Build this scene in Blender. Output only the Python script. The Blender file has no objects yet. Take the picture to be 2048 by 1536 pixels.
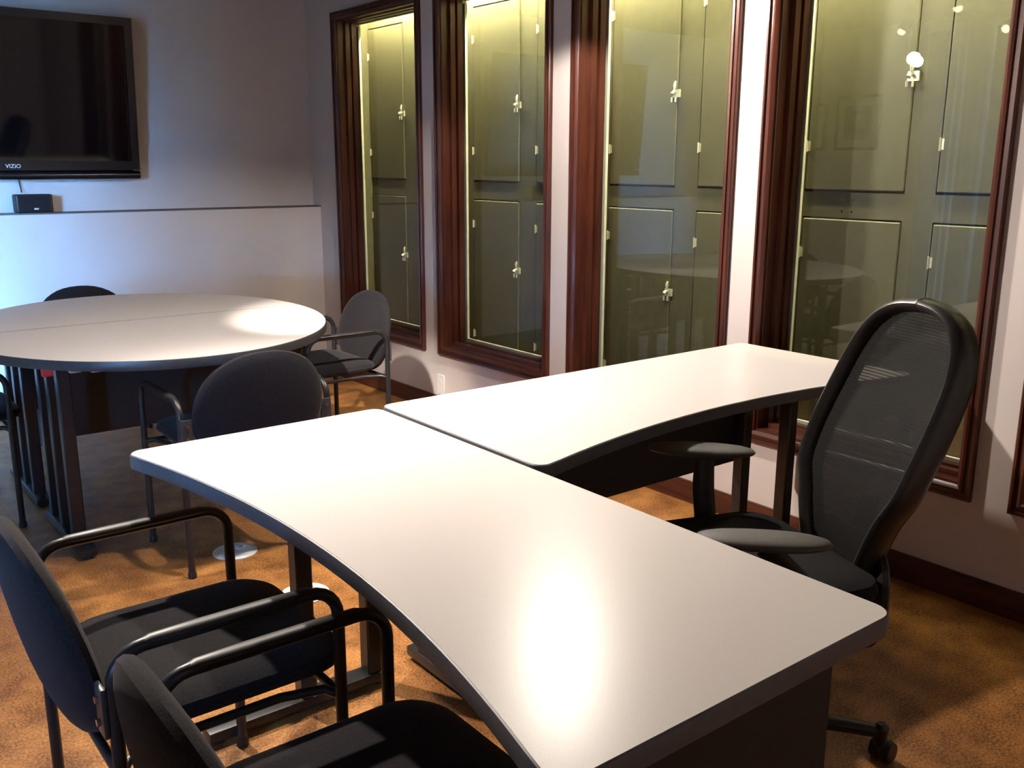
import bpy, bmesh, math, random
from mathutils import Vector, Matrix
random.seed(7)
sc = bpy.context.scene
COL = sc.collection
PI = math.pi
R = math.radians

# ---------------------------------------------------------------- camera
cam_d = bpy.data.cameras.new('camera')
cam = bpy.data.objects.new('camera', cam_d)
COL.objects.link(cam)
yaw, pit, rol = 0.666, 0.229, 0.003
fw = Vector((math.sin(yaw) * math.cos(pit), math.cos(yaw) * math.cos(pit), -math.sin(pit)))
rt = Vector((math.cos(yaw), -math.sin(yaw), 0))
up = rt.cross(fw)
r2 = rt * math.cos(rol) + up * math.sin(rol)
u2 = -rt * math.sin(rol) + up * math.cos(rol)
m = Matrix((r2, u2, -fw)).transposed().to_4x4()
m.translation = Vector((-2.866, -5.756, 1.36))
cam.matrix_world = m
cam_d.sensor_width = 36
cam_d.lens = 33.24
cam_d.clip_start = 0.02
sc.camera = cam

# ---------------------------------------------------------------- world, exposure
W = bpy.data.worlds.new('daylight')
sc.world = W
W.use_nodes = True
bg = W.node_tree.nodes['Background']
wn = W.node_tree                                   # blue sky over dim ground
wtc = wn.nodes.new('ShaderNodeTexCoord'); wsp = wn.nodes.new('ShaderNodeSeparateXYZ'); wrp = wn.nodes.new('ShaderNodeValToRGB')
wn.links.new(wtc.outputs['Generated'], wsp.inputs[0])
wmr = wn.nodes.new('ShaderNodeMapRange'); wmr.inputs['From Min'].default_value = -1; wmr.inputs['From Max'].default_value = 1
wn.links.new(wsp.outputs['Z'], wmr.inputs['Value']); wn.links.new(wmr.outputs[0], wrp.inputs[0])
wrp.color_ramp.elements[0].position = 0.49; wrp.color_ramp.elements[0].color = (0.04, 0.09, 0.16, 1)
wrp.color_ramp.elements[1].position = 0.51; wrp.color_ramp.elements[1].color = (0.19, 0.46, 1.0, 1)
wn.links.new(wrp.outputs[0], bg.inputs[0])
bg.inputs[1].default_value = 820.0
sc.view_settings.view_transform = 'Standard'
sc.view_settings.look = 'None'
sc.view_settings.gamma = 1
sc.view_settings.use_curve_mapping = False
sc.view_settings.exposure = 0.12
try:
    sc.cycles.use_denoising = True
    sc.cycles.max_bounces = 7
    sc.cycles.transparent_max_bounces = 16
    sc.cycles.caustics_reflective = False
    sc.cycles.caustics_refractive = False
    sc.cycles.sample_clamp_indirect = 8
except Exception:
    pass
WARM = (1.0, 0.885, 0.765)

def light(name, kind, loc, power, color, size=0.05, aim=None, spot=None, blend=0.5):
    d = bpy.data.lights.new(name, kind)
    d.energy = power
    d.color = color
    if kind == 'AREA':
        d.shape = 'RECTANGLE'
        d.size, d.size_y = size
    else:
        d.shadow_soft_size = size
    if kind == 'SPOT':
        d.spot_size = spot
        d.spot_blend = blend
    o = bpy.data.objects.new(name, d)
    COL.objects.link(o)
    o.location = loc
    if aim is not None:
        v = Vector(aim) - Vector(loc)
        o.rotation_euler = v.to_track_quat('-Z', 'Y').to_euler()
    return o

# daylight portal in the opening of the left window (emits nothing itself, guides sky sampling)
WL = dict(x=-4.0, y0=-3.85, y1=-1.95, z0=0.12, z1=2.26)
WL_ADDED = dict(x=-4.0, y0=-5.20, y1=-4.55, z0=0.88, z1=1.12)  # unseen opening, added to throw blue light on near chairs and desk edges
for wl in (WL, WL_ADDED):
    yc_, zc_ = (wl['y0'] + wl['y1']) / 2, (wl['z0'] + wl['z1']) / 2
    po = light('window_portal', 'AREA', (wl['x'] - 0.08, yc_, zc_), 1, (1, 1, 1), size=(wl['z1'] - wl['z0'], wl['y1'] - wl['y0']), aim=(0, yc_, zc_))
    po.data.cycles.is_portal = True

# ---------------------------------------------------------------- materials
MATS = {}
def mat(name, c, rough=0.5, metal=0.0, c2=None, scale=20.0, detail=4.0, bump=0.0, bscale=200.0, spec=0.5, stretch=None, lo=0.35, hi=0.65):
    if name in MATS:
        return MATS[name]
    M = bpy.data.materials.new(name)
    M.use_nodes = True
    nt = M.node_tree
    b = nt.nodes['Principled BSDF']
    b.inputs['Base Color'].default_value = (*c, 1)
    b.inputs['Roughness'].default_value = rough
    b.inputs['Metallic'].default_value = metal
    b.inputs['Specular IOR Level'].default_value = spec
    tc = nt.nodes.new('ShaderNodeTexCoord')
    src = tc.outputs['Object']
    if stretch:
        mp = nt.nodes.new('ShaderNodeMapping')
        mp.inputs['Scale'].default_value = stretch
        nt.links.new(src, mp.inputs[0])
        src = mp.outputs[0]
    if c2:
        n = nt.nodes.new('ShaderNodeTexNoise')
        n.inputs['Scale'].default_value = scale
        n.inputs['Detail'].default_value = detail
        nt.links.new(src, n.inputs['Vector'])
        r = nt.nodes.new('ShaderNodeValToRGB')
        r.color_ramp.elements[0].color = (*c, 1)
        r.color_ramp.elements[1].color = (*c2, 1)
        r.color_ramp.elements[0].position = lo
        r.color_ramp.elements[1].position = hi
        nt.links.new(n.outputs['Fac'], r.inputs[0])
        nt.links.new(r.outputs[0], b.inputs['Base Color'])
    if bump:
        n2 = nt.nodes.new('ShaderNodeTexNoise')
        n2.inputs['Scale'].default_value = bscale
        n2.inputs['Detail'].default_value = 2
        nt.links.new(src, n2.inputs['Vector'])
        bp = nt.nodes.new('ShaderNodeBump')
        bp.inputs['Strength'].default_value = bump
        bp.inputs['Distance'].default_value = 0.002
        nt.links.new(n2.outputs['Fac'], bp.inputs['Height'])
        nt.links.new(bp.outputs[0], b.inputs['Normal'])
    MATS[name] = M
    return M

mat('wall_paint', (0.65, 0.59, 0.575), 0.85, c2=(0.68, 0.62, 0.605), scale=3, bump=0.15, bscale=350)
mat('ceiling_paint', (0.10, 0.065, 0.045), 0.6, c2=(0.13, 0.085, 0.06), scale=5, stretch=(8, 0.6, 1))
mat('ledge_shade', (0.10, 0.09, 0.09), 0.7, c2=(0.12, 0.11, 0.11), scale=8)
mat('mahogany', (0.050, 0.013, 0.008), 0.33, c2=(0.100, 0.027, 0.014), scale=6, detail=6, stretch=(6, 6, 0.6), spec=0.5)
mat('mahogany_flat', (0.050, 0.013, 0.008), 0.33, c2=(0.100, 0.027, 0.014), scale=6, detail=6, stretch=(6, 0.6, 6), spec=0.5)
mat('laminate', (0.61, 0.57, 0.555), 0.30, c2=(0.64, 0.60, 0.585), scale=400, detail=1, spec=0.22)
mat('edge_band', (0.085, 0.085, 0.10), 0.45, c2=(0.10, 0.10, 0.115), scale=60)
mat('table_edge', (0.035, 0.036, 0.040), 0.42, c2=(0.045, 0.046, 0.05), scale=60)
mat('black_metal', (0.012, 0.012, 0.014), 0.38, c2=(0.016, 0.016, 0.018), scale=40)
mat('black_panel', (0.010, 0.010, 0.012), 0.6, c2=(0.013, 0.013, 0.015), scale=30)
mat('seat_fabric', (0.007, 0.007, 0.008), 0.9, c2=(0.011, 0.011, 0.012), scale=260, detail=2, bump=0.3, bscale=500, spec=0.15)
mat('chair_fabric', (0.010, 0.009, 0.011), 0.92, c2=(0.019, 0.017, 0.020), scale=260, detail=2, bump=0.4, bscale=500, spec=0.2)
mat('black_plastic', (0.012, 0.012, 0.013), 0.45, c2=(0.016, 0.016, 0.017), scale=60)
mat('rim_vinyl', (0.014, 0.014, 0.014), 0.34, c2=(0.020, 0.020, 0.020), scale=90, spec=0.55)
mat('arm_pad', (0.055, 0.052, 0.050), 0.6, c2=(0.065, 0.062, 0.058), scale=80)
mat('bracket_grey', (0.06, 0.06, 0.065), 0.35, 0.4, c2=(0.07, 0.07, 0.075), scale=40)
mat('bolt_steel', (0.55, 0.55, 0.57), 0.25, 1.0, c2=(0.6, 0.6, 0.62), scale=30)
mat('chrome', (0.75, 0.75, 0.76), 0.15, 1.0, c2=(0.8, 0.8, 0.8), scale=20)
mat('tv_bezel', (0.006, 0.006, 0.008), 0.22, c2=(0.008, 0.008, 0.010), scale=10)
mat('tv_screen', (0.002, 0.002, 0.003), 0.05, c2=(0.0025, 0.0025, 0.0035), scale=5, spec=0.4)
mat('logo_silver', (0.75, 0.78, 0.85), 0.4, c2=(0.8, 0.83, 0.9), scale=40)
mat('cabinet_paint', (0.052, 0.048, 0.026), 0.6, c2=(0.062, 0.057, 0.031), scale=25, detail=5, bump=0.1, bscale=150)
mat('bead', (0.42, 0.41, 0.38), 0.5, c2=(0.46, 0.45, 0.42), scale=30)
mat('hinge_metal', (0.55, 0.54, 0.48), 0.4, 0.6, c2=(0.6, 0.58, 0.52), scale=30)
mat('white_plastic', (0.75, 0.76, 0.74), 0.4, c2=(0.8, 0.8, 0.78), scale=30)
mat('dark_slot', (0.02, 0.02, 0.02), 0.6, c2=(0.03, 0.03, 0.03), scale=30)
mat('red_plastic', (0.55, 0.03, 0.03), 0.5, c2=(0.6, 0.04, 0.03), scale=30)
mat('frame_black', (0.02, 0.018, 0.016), 0.4, c2=(0.03, 0.025, 0.02), scale=30)
mat('mat_board', (0.75, 0.74, 0.68), 0.8, c2=(0.78, 0.77, 0.71), scale=30)
mat('print', (0.25, 0.27, 0.30), 0.7, c2=(0.65, 0.64, 0.58), scale=9, detail=8)
mat('lamp_metal', (0.6, 0.58, 0.55), 0.25, 1.0, c2=(0.65, 0.63, 0.6), scale=30)

_b = MATS['chair_fabric'].node_tree.nodes['Principled BSDF']
_b.inputs['Sheen Weight'].default_value = 0.12; _b.inputs['Sheen Roughness'].default_value = 0.4; _b.inputs['Sheen Tint'].default_value = (0.75, 0.68, 0.72, 1)
# cork floor
M = mat('cork_floor', (0.235, 0.098, 0.028), 0.45, spec=0.4)
nt = M.node_tree
b = nt.nodes['Principled BSDF']
tc = nt.nodes.new('ShaderNodeTexCoord')
n1 = nt.nodes.new('ShaderNodeTexNoise'); n1.inputs['Scale'].default_value = 150; n1.inputs['Detail'].default_value = 3
n2 = nt.nodes.new('ShaderNodeTexNoise'); n2.inputs['Scale'].default_value = 9; n2.inputs['Detail'].default_value = 5
nt.links.new(tc.outputs['Object'], n1.inputs['Vector']); nt.links.new(tc.outputs['Object'], n2.inputs['Vector'])
mx = nt.nodes.new('ShaderNodeMath'); mx.operation = 'MULTIPLY_ADD'; mx.inputs[1].default_value = 0.45
nt.links.new(n2.outputs['Fac'], mx.inputs[0])
ml = nt.nodes.new('ShaderNodeMath'); ml.operation = 'MULTIPLY'; ml.inputs[1].default_value = 0.55
nt.links.new(n1.outputs['Fac'], ml.inputs[0]); nt.links.new(ml.outputs[0], mx.inputs[2])
rp = nt.nodes.new('ShaderNodeValToRGB')
rp.color_ramp.elements[0].position = 0.39; rp.color_ramp.elements[0].color = (0.15, 0.055, 0.014, 1)
rp.color_ramp.elements[1].position = 0.62; rp.color_ramp.elements[1].color = (0.52, 0.23, 0.065, 1)
nt.links.new(mx.outputs[0], rp.inputs[0]); nt.links.new(rp.outputs[0], b.inputs['Base Color'])
bp = nt.nodes.new('ShaderNodeBump'); bp.inputs['Strength'].default_value = 0.15; bp.inputs['Distance'].default_value = 0.002
nt.links.new(n1.outputs['Fac'], bp.inputs['Height']); nt.links.new(bp.outputs[0], b.inputs['Normal'])

def glass_mat(name, gain):
    M = bpy.data.materials.new(name); M.use_nodes = True
    nt = M.node_tree
    for n in list(nt.nodes):
        if n.type != 'OUTPUT_MATERIAL': nt.nodes.remove(n)
    out = [n for n in nt.nodes if n.type == 'OUTPUT_MATERIAL'][0]
    lw = nt.nodes.new('ShaderNodeLayerWeight'); lw.inputs['Blend'].default_value = 0.5
    pw = nt.nodes.new('ShaderNodeMath'); pw.operation = 'POWER'; pw.inputs[1].default_value = 5
    nt.links.new(lw.outputs['Facing'], pw.inputs[0])
    ma = nt.nodes.new('ShaderNodeMath'); ma.operation = 'MULTIPLY_ADD'; ma.inputs[1].default_value = 0.95 * gain; ma.inputs[2].default_value = 0.045 * gain
    ma.use_clamp = True
    nt.links.new(pw.outputs[0], ma.inputs[0])
    tr = nt.nodes.new('ShaderNodeBsdfTransparent'); tr.inputs[0].default_value = (0.95, 0.97, 0.94, 1)
    gl = nt.nodes.new('ShaderNodeBsdfGlossy'); gl.inputs['Roughness'].default_value = 0.0
    mi = nt.nodes.new('ShaderNodeMixShader')
    nt.links.new(ma.outputs[0], mi.inputs[0]); nt.links.new(tr.outputs[0], mi.inputs[1]); nt.links.new(gl.outputs[0], mi.inputs[2])
    nt.links.new(mi.outputs[0], out.inputs[0])
    MATS[name] = M
glass_mat('glass', 1.35)

# woven mesh of the desk chair: see-through weave
M = bpy.data.materials.new('chair_mesh'); M.use_nodes = True; MATS['chair_mesh'] = M
nt = M.node_tree; b = nt.nodes['Principled BSDF']
b.inputs['Base Color'].default_value = (0.006, 0.006, 0.006, 1); b.inputs['Roughness'].default_value = 0.75; b.inputs['Specular IOR Level'].default_value = 0.2
out = [n for n in nt.nodes if n.type == 'OUTPUT_MATERIAL'][0]
tc = nt.nodes.new('ShaderNodeTexCoord')
wa = nt.nodes.new('ShaderNodeTexWave'); wa.bands_direction = 'Z'; wa.inputs['Scale'].default_value = 45; wa.inputs['Distortion'].default_value = 0.6
nt.links.new(tc.outputs['Object'], wa.inputs['Vector'])
mr = nt.nodes.new('ShaderNodeMapRange'); mr.inputs['From Min'].default_value = 0; mr.inputs['From Max'].default_value = 1
mr.inputs['To Min'].default_value = 0.84; mr.inputs['To Max'].default_value = 0.985
nt.links.new(wa.outputs['Fac'], mr.inputs['Value'])
tr = nt.nodes.new('ShaderNodeBsdfTransparent')
mi = nt.nodes.new('ShaderNodeMixShader')
nt.links.new(mr.outputs[0], mi.inputs[0]); nt.links.new(tr.outputs[0], mi.inputs[1]); nt.links.new(b.outputs[0], mi.inputs[2])
nt.links.new(mi.outputs[0], out.inputs[0])

# blind fabric: diffuse + translucent
M = bpy.data.materials.new('blind_fabric'); M.use_nodes = True; MATS['blind_fabric'] = M
nt = M.node_tree; b = nt.nodes['Principled BSDF']
b.inputs['Roughness'].default_value = 0.9
tc = nt.nodes.new('ShaderNodeTexCoord'); nz = nt.nodes.new('ShaderNodeTexNoise'); nz.inputs['Scale'].default_value = 60
nt.links.new(tc.outputs['Object'], nz.inputs['Vector'])
rp = nt.nodes.new('ShaderNodeValToRGB'); rp.color_ramp.elements[0].color = (0.13, 0.12, 0.12, 1); rp.color_ramp.elements[1].color = (0.17, 0.16, 0.16, 1)
nt.links.new(nz.outputs['Fac'], rp.inputs[0]); nt.links.new(rp.outputs[0], b.inputs['Base Color'])
out = [n for n in nt.nodes if n.type == 'OUTPUT_MATERIAL'][0]
tl = nt.nodes.new('ShaderNodeBsdfTranslucent'); tl.inputs[0].default_value = (0.6, 0.62, 0.66, 1)
mi = nt.nodes.new('ShaderNodeMixShader'); mi.inputs[0].default_value = 0.045
nt.links.new(b.outputs[0], mi.inputs[1]); nt.links.new(tl.outputs[0], mi.inputs[2]); nt.links.new(mi.outputs[0], out.inputs[0])

# cloth of the added sheer curtain: mostly lets light through from behind
M = bpy.data.materials.new('sheer_cloth'); M.use_nodes = True; MATS['sheer_cloth'] = M
nt = M.node_tree; b = nt.nodes['Principled BSDF']; b.inputs['Roughness'].default_value = 0.9
tc = nt.nodes.new('ShaderNodeTexCoord'); nz = nt.nodes.new('ShaderNodeTexNoise'); nz.inputs['Scale'].default_value = 120
nt.links.new(tc.outputs['Object'], nz.inputs['Vector'])
rp = nt.nodes.new('ShaderNodeValToRGB'); rp.color_ramp.elements[0].color = (0.72, 0.72, 0.72, 1); rp.color_ramp.elements[1].color = (0.80, 0.80, 0.80, 1)
nt.links.new(nz.outputs['Fac'], rp.inputs[0]); nt.links.new(rp.outputs[0], b.inputs['Base Color'])
out = [n for n in nt.nodes if n.type == 'OUTPUT_MATERIAL'][0]
tl = nt.nodes.new('ShaderNodeBsdfTranslucent'); nt.links.new(rp.outputs[0], tl.inputs[0])
mi = nt.nodes.new('ShaderNodeMixShader'); mi.inputs[0].default_value = 0.7
nt.links.new(b.outputs[0], mi.inputs[1]); nt.links.new(tl.outputs[0], mi.inputs[2]); nt.links.new(mi.outputs[0], out.inputs[0])

def emit_mat(name, color, s):
    M = bpy.data.materials.new(name); M.use_nodes = True; MATS[name] = M
    b = M.node_tree.nodes['Principled BSDF']
    b.inputs['Base Color'].default_value = (*color, 1)
    b.inputs['Emission Color'].default_value = (*color, 1)
    b.inputs['Emission Strength'].default_value = s
emit_mat('bulb_glow', (1.0, 0.80, 0.50), 60)
emit_mat('bulb_dim', (1.0, 0.80, 0.50), 12)
emit_mat('tube_glow', (1.0, 0.90, 0.48), 640)

# ---------------------------------------------------------------- mesh helpers
def new_bm(): return bmesh.new()

def add_box(bm, lo, hi):
    x0, y0, z0 = lo; x1, y1, z1 = hi
    vs = [bm.verts.new(p) for p in ((x0, y0, z0), (x1, y0, z0), (x1, y1, z0), (x0, y1, z0), (x0, y0, z1), (x1, y0, z1), (x1, y1, z1), (x0, y1, z1))]
    for f in ((0, 3, 2, 1), (4, 5, 6, 7), (0, 1, 5, 4), (1, 2, 6, 5), (2, 3, 7, 6), (3, 0, 4, 7)):
        bm.faces.new([vs[i] for i in f])
    return vs

def box_bm(lo, hi, bevel=0.0, seg=2):
    bm = new_bm(); add_box(bm, lo, hi)
    if bevel: bmesh.ops.bevel(bm, geom=bm.edges[:], offset=bevel, segments=seg, affect='EDGES', profile=0.6)
    return bm

def boxes_bm(L):
    bm = new_bm()
    for lo, hi in L: add_box(bm, lo, hi)
    return bm

def add_tube(bm, path, r, n=10, rx=None, caps=True):
    """sweep a circle (or an ellipse r by rx) along a path; parallel transport frames"""
    P = [Vector(p) for p in path]
    T = []
    for i in range(len(P)):
        a = P[max(i - 1, 0)]; c = P[min(i + 1, len(P) - 1)]
        T.append((c - a).normalized())
    ref = Vector((0, 0, 1)) if abs(T[0].z) < 0.9 else Vector((1, 0, 0))
    N = (ref - T[0] * ref.dot(T[0])).normalized()
    rings = []
    for i in range(len(P)):
        if i:
            N = (N - T[i] * N.dot(T[i])).normalized()
        B = T[i].cross(N)
        rr = r[i] if isinstance(r, (list, tuple)) else r
        r2_ = rr if rx is None else (rx[i] if isinstance(rx, (list, tuple)) else rx)
        rings.append([bm.verts.new(P[i] + N * (rr * math.cos(2 * PI * k / n)) + B * (r2_ * math.sin(2 * PI * k / n))) for k in range(n)])
    for i in range(len(P) - 1):
        for k in range(n):
            bm.faces.new((rings[i][k], rings[i][(k + 1) % n], rings[i + 1][(k + 1) % n], rings[i + 1][k]))
    if caps:
        bm.faces.new(rings[0][::-1]); bm.faces.new(rings[-1])

def tube_bm(path, r, n=10, rx=None):
    bm = new_bm(); add_tube(bm, path, r, n, rx); return bm

def ring_tube_bm(path, r, n=10, rx=None, axis=None):
    """closed sweep; axis gives the direction of the ellipse's rx half axis"""
    bm = new_bm(); P = [Vector(p) for p in path]; m_ = len(P); rings = []
    for i in range(m_):
        T = (P[(i + 1) % m_] - P[i - 1]).normalized()
        A = Vector(axis); A = (A - T * A.dot(T)).normalized(); B = T.cross(A)
        rings.append([bm.verts.new(P[i] + B * (r * math.cos(2 * PI * k / n)) + A * ((rx or r) * math.sin(2 * PI * k / n))) for k in range(n)])
    for i in range(m_):
        j = (i + 1) % m_
        for k in range(n):
            bm.faces.new((rings[i][k], rings[i][(k + 1) % n], rings[j][(k + 1) % n], rings[j][k]))
    return bm

def lathe_bm(prof, n=24):
    bm = new_bm(); rings = []
    for (r, z) in prof:
        rings.append([bm.verts.new((r * math.cos(2 * PI * k / n), r * math.sin(2 * PI * k / n), z)) for k in range(n)])
    for i in range(len(prof) - 1):
        for k in range(n):
            bm.faces.new((rings[i][k], rings[i][(k + 1) % n], rings[i + 1][(k + 1) % n], rings[i + 1][k]))
    bm.faces.new(rings[0][::-1]); bm.faces.new(rings[-1])
    return bm

def prism_bm(outline, z0, z1, bevel=0.0):
    bm = new_bm()
    lo = [bm.verts.new((x, y, z0)) for x, y in outline]
    hi = [bm.verts.new((x, y, z1)) for x, y in outline]
    n = len(outline)
    bm.faces.new(lo[::-1]); ft = bm.faces.new(hi)
    for i in range(n):
        bm.faces.new((lo[i], lo[(i + 1) % n], hi[(i + 1) % n], hi[i]))
    if bevel:
        es = [e for e in bm.edges if all(abs(v.co.z - z1) < 1e-6 for v in e.verts)]
        bmesh.ops.bevel(bm, geom=es, offset=bevel, segments=2, affect='EDGES')
    return bm

def band_bm(outline, off, z0, z1):
    """edge band hugging an outline: inner wall on the outline, outer wall bulged by off"""
    n = len(outline); bm = new_bm(); rings = []
    def normal(i):
        a = Vector(outline[i - 1]); c = Vector(outline[(i + 1) % n]); t = (c - a).normalized(); return Vector((t.y, -t.x))
    prof = [(0, z1 - 0.0006), (off * 0.6, z1 - 0.002), (off, z1 - 0.008), (off, z0 + 0.008), (off * 0.6, z0 + 0.001), (-0.01, z0)]
    for (o, z) in prof:
        rings.append([bm.verts.new((outline[i][0] + normal(i).x * o, outline[i][1] + normal(i).y * o, z)) for i in range(n)])
    for j in range(len(prof) - 1):
        for i in range(n):
            k = (i + 1) % n
            bm.faces.new((rings[j][i], rings[j + 1][i], rings[j + 1][k], rings[j][k]))
    return bm

def pillow_bm(outline, thick, fn=None, rings=7, p=2.6):
    """cushion from a 2-D outline; fn maps (u, v, w) to 3-D"""
    bm = new_bm(); n = len(outline)
    fn = fn or (lambda u, v, w: (u, v, w))
    cx = sum(q[0] for q in outline) / n; cy = sum(q[1] for q in outline) / n
    def layer(sign):
        c = bm.verts.new(fn(cx, cy, sign * thick / 2)); L = []
        for j in range(1, rings):
            t = math.sin(j / rings * PI / 2)
            w = sign * thick / 2 * (1 - t ** p) ** (1 / p)
            L.append([bm.verts.new(fn(cx + (x - cx) * t, cy + (y - cy) * t, w)) for x, y in outline])
        return c, L
    rim = [bm.verts.new(fn(x, y, 0)) for x, y in outline]
    for sign in (1, -1):
        c, L = layer(sign); L.append(rim)
        for i in range(n):
            k = (i + 1) % n
            f = (c, L[0][i], L[0][k]); bm.faces.new(f if sign > 0 else f[::-1])
            for j in range(len(L) - 1):
                f = (L[j][i], L[j + 1][i], L[j + 1][k], L[j][k]); bm.faces.new(f if sign > 0 else f[::-1])
    return bm

def arc_pts(cx, cy, r, a0, a1, n):
    return [(cx + r * math.cos(a0 + (a1 - a0) * i / n), cy + r * math.sin(a0 + (a1 - a0) * i / n)) for i in range(n + 1)]

def round_rect(x0, y0, x1, y1, r, n=5):
    return (arc_pts(x1 - r, y0 + r, r, -PI / 2, 0, n) + arc_pts(x1 - r, y1 - r, r, 0, PI / 2, n) +
            arc_pts(x0 + r, y1 - r, r, PI / 2, PI, n) + arc_pts(x0 + r, y0 + r, r, PI, 1.5 * PI, n))

def obj(name, bm, material, parent=None, smooth=True, loc=None):
    me = bpy.data.meshes.new(name)
    bmesh.ops.recalc_face_normals(bm, faces=bm.faces[:])
    bm.to_mesh(me); bm.free()
    me.materials.append(MATS[material])
    if smooth:
        for f in me.polygons: f.use_smooth = True
        try: me.set_sharp_from_angle(angle=R(38))
        except Exception: pass
    o = bpy.data.objects.new(name, me); COL.objects.link(o)
    if parent: o.parent = parent
    if loc: o.location = loc
    return o

def thing(name, label, cat, loc=(0, 0, 0), rz=0.0, group=None):
    o = bpy.data.objects.new(name, None); COL.objects.link(o)
    o.empty_display_size = 0.1
    o.location = loc; o.rotation_euler = (0, 0, rz)
    o['label'] = label; o['category'] = cat
    if group: o['group'] = group
    return o

def tag(o, label, cat, group=None):
    o['label'] = label; o['category'] = cat
    if group: o['group'] = group
    return o

def struct(name, bm, material, label=None, parent=None, smooth=False):
    o = obj(name, bm, material, parent, smooth)
    if parent is None:
        o['kind'] = 'structure'
        if label: o['label'] = label
    return o

def copy_tree(o, parent=None):
    c = o.copy(); COL.objects.link(c)
    if parent: c.parent = parent
    for ch in list(o.children): copy_tree(ch, c)
    return c

# ---------------------------------------------------------------- room shell
XL, YF, ZC = -4.0, -7.2, 2.42
struct('floor', box_bm((XL - 0.2, YF - 0.2, -0.1), (0.75, 0.2, 0)), 'cork_floor', 'mottled orange-brown cork floor')
struct('ceiling', box_bm((XL - 0.2, YF - 0.2, ZC), (0.75, 0.2, ZC + 0.1)), 'ceiling_paint', 'dark wood ceiling')
struct('wall_back', box_bm((XL - 0.2, 0, 0), (0.75, 0.2, ZC)), 'wall_paint', 'pale mauve wall that carries the television')
lw_ = struct('wall_back_lower', box_bm((XL, -0.10, 0), (0, 0, 1.085)), 'wall_paint', 'thicker lower half of the television wall with a ledge on top')
struct('cap', box_bm((XL, -0.104, 1.085), (0, 0, 1.093)), 'ledge_shade', parent=lw_)  # dark strip paints the band of shade along the ledge top
struct('wall_front', box_bm((XL - 0.2, YF - 0.2, 0), (0.75, YF, ZC)), 'wall_paint', 'pale wall opposite the television')
# left wall with its window opening
x0, x1 = XL - 0.2, XL
LW = []
yp = 0.0
for wl in (WL, WL_ADDED):
    LW += [((x0, wl['y1'], 0), (x1, yp, ZC)), ((x0, wl['y0'], 0), (x1, wl['y1'], wl['z0'])), ((x0, wl['y0'], wl['z1']), (x1, wl['y1'], ZC))]
    yp = wl['y0']
LW.append(((x0, YF, 0), (x1, yp, ZC)))
struct('wall_left', boxes_bm(LW), 'wall_paint', 'pale wall with the blue daylit window and a small added one')

# window wall: outer casing edges (distance from the corner) of five tall windows
WIN = [(0.355, 1.324), (1.463, 2.397), (2.532, 3.442), (3.560, 4.442), (4.557, 5.45)]
ZB, ZT = 0.332, 2.235
CW = 0.040                      # casing width outside the opening
TH = 0.16                       # wall thickness
L = []
prev = 0.0
for a, c in WIN:
    L.append(((0, -(a + CW), 0), (TH, -prev, ZC)))
    L.append(((0, -(c - CW), 0), (TH, -(a + CW), ZB + CW)))
    L.append(((0, -(c - CW), ZT - CW), (TH, -(a + CW), ZC)))
    prev = c - CW
L.append(((0, YF, 0), (TH, -prev, ZC)))
struct('wall_right', boxes_bm(L), 'wall_paint', 'pale mauve wall with a row of tall wood-framed windows')

# baseboards
def baseboard(name, path_lo, path_hi, label, normal):
    bm = new_bm()
    add_box(bm, path_lo, path_hi)
    return struct(name, bm, 'mahogany_flat', label)
baseboard('baseboard_right', (-0.014, YF, 0), (0, -0.10, 0.082), 'dark stained wood baseboard under the windows', None)
struct('cap', box_bm((-0.010, YF, 0.082), (0, -0.10, 0.091)), 'mahogany_flat', parent=bpy.data.objects['baseboard_right'])
baseboard('baseboard_back', (XL, -0.114, 0), (-0.014, -0.10, 0.09), 'dark stained wood baseboard under the television wall', None)
baseboard('baseboard_left', (XL, YF, 0), (XL + 0.014, -0.114, 0.09), 'dark stained wood baseboard under the daylit window', None)

# ---------------------------------------------------------------- windows
CAS = [(0, 0), (0, -0.016), (0.004, -0.021), (0.011, -0.021), (0.013, -0.012), (0.024, -0.012), (0.026, -0.018), (0.034, -0.020), (0.040, -0.016), (0.046, -0.010), (0.046, 0)]
def casing_piece(kind, a, c):
    """mitred casing board in the local frame of the window (origin: floor point below outer far edge)"""
    bm = new_bm(); rings = []
    for end in (0, 1):
        ring = []
        for (u, d) in CAS:
            if kind == 'far': p = (d, -u, (ZB + u) if end == 0 else (ZT - u))
            elif kind == 'near': p = (d, -(c - a) + u, (ZB + u) if end == 0 else (ZT - u))
            elif kind == 'sill': p = (d, -u if end == 0 else -(c - a) + u, ZB + u)
            else: p = (d, -u if end == 0 else -(c - a) + u, ZT - u)
            ring.append(bm.verts.new(p))
        rings.append(ring)
    n = len(CAS)
    for i in range(n):
        bm.faces.new((rings[0][i], rings[0][(i + 1) % n], rings[1][(i + 1) % n], rings[1][i]))
    bm.faces.new(rings[0][::-1]); bm.faces.new(rings[1])
    return bm

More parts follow.
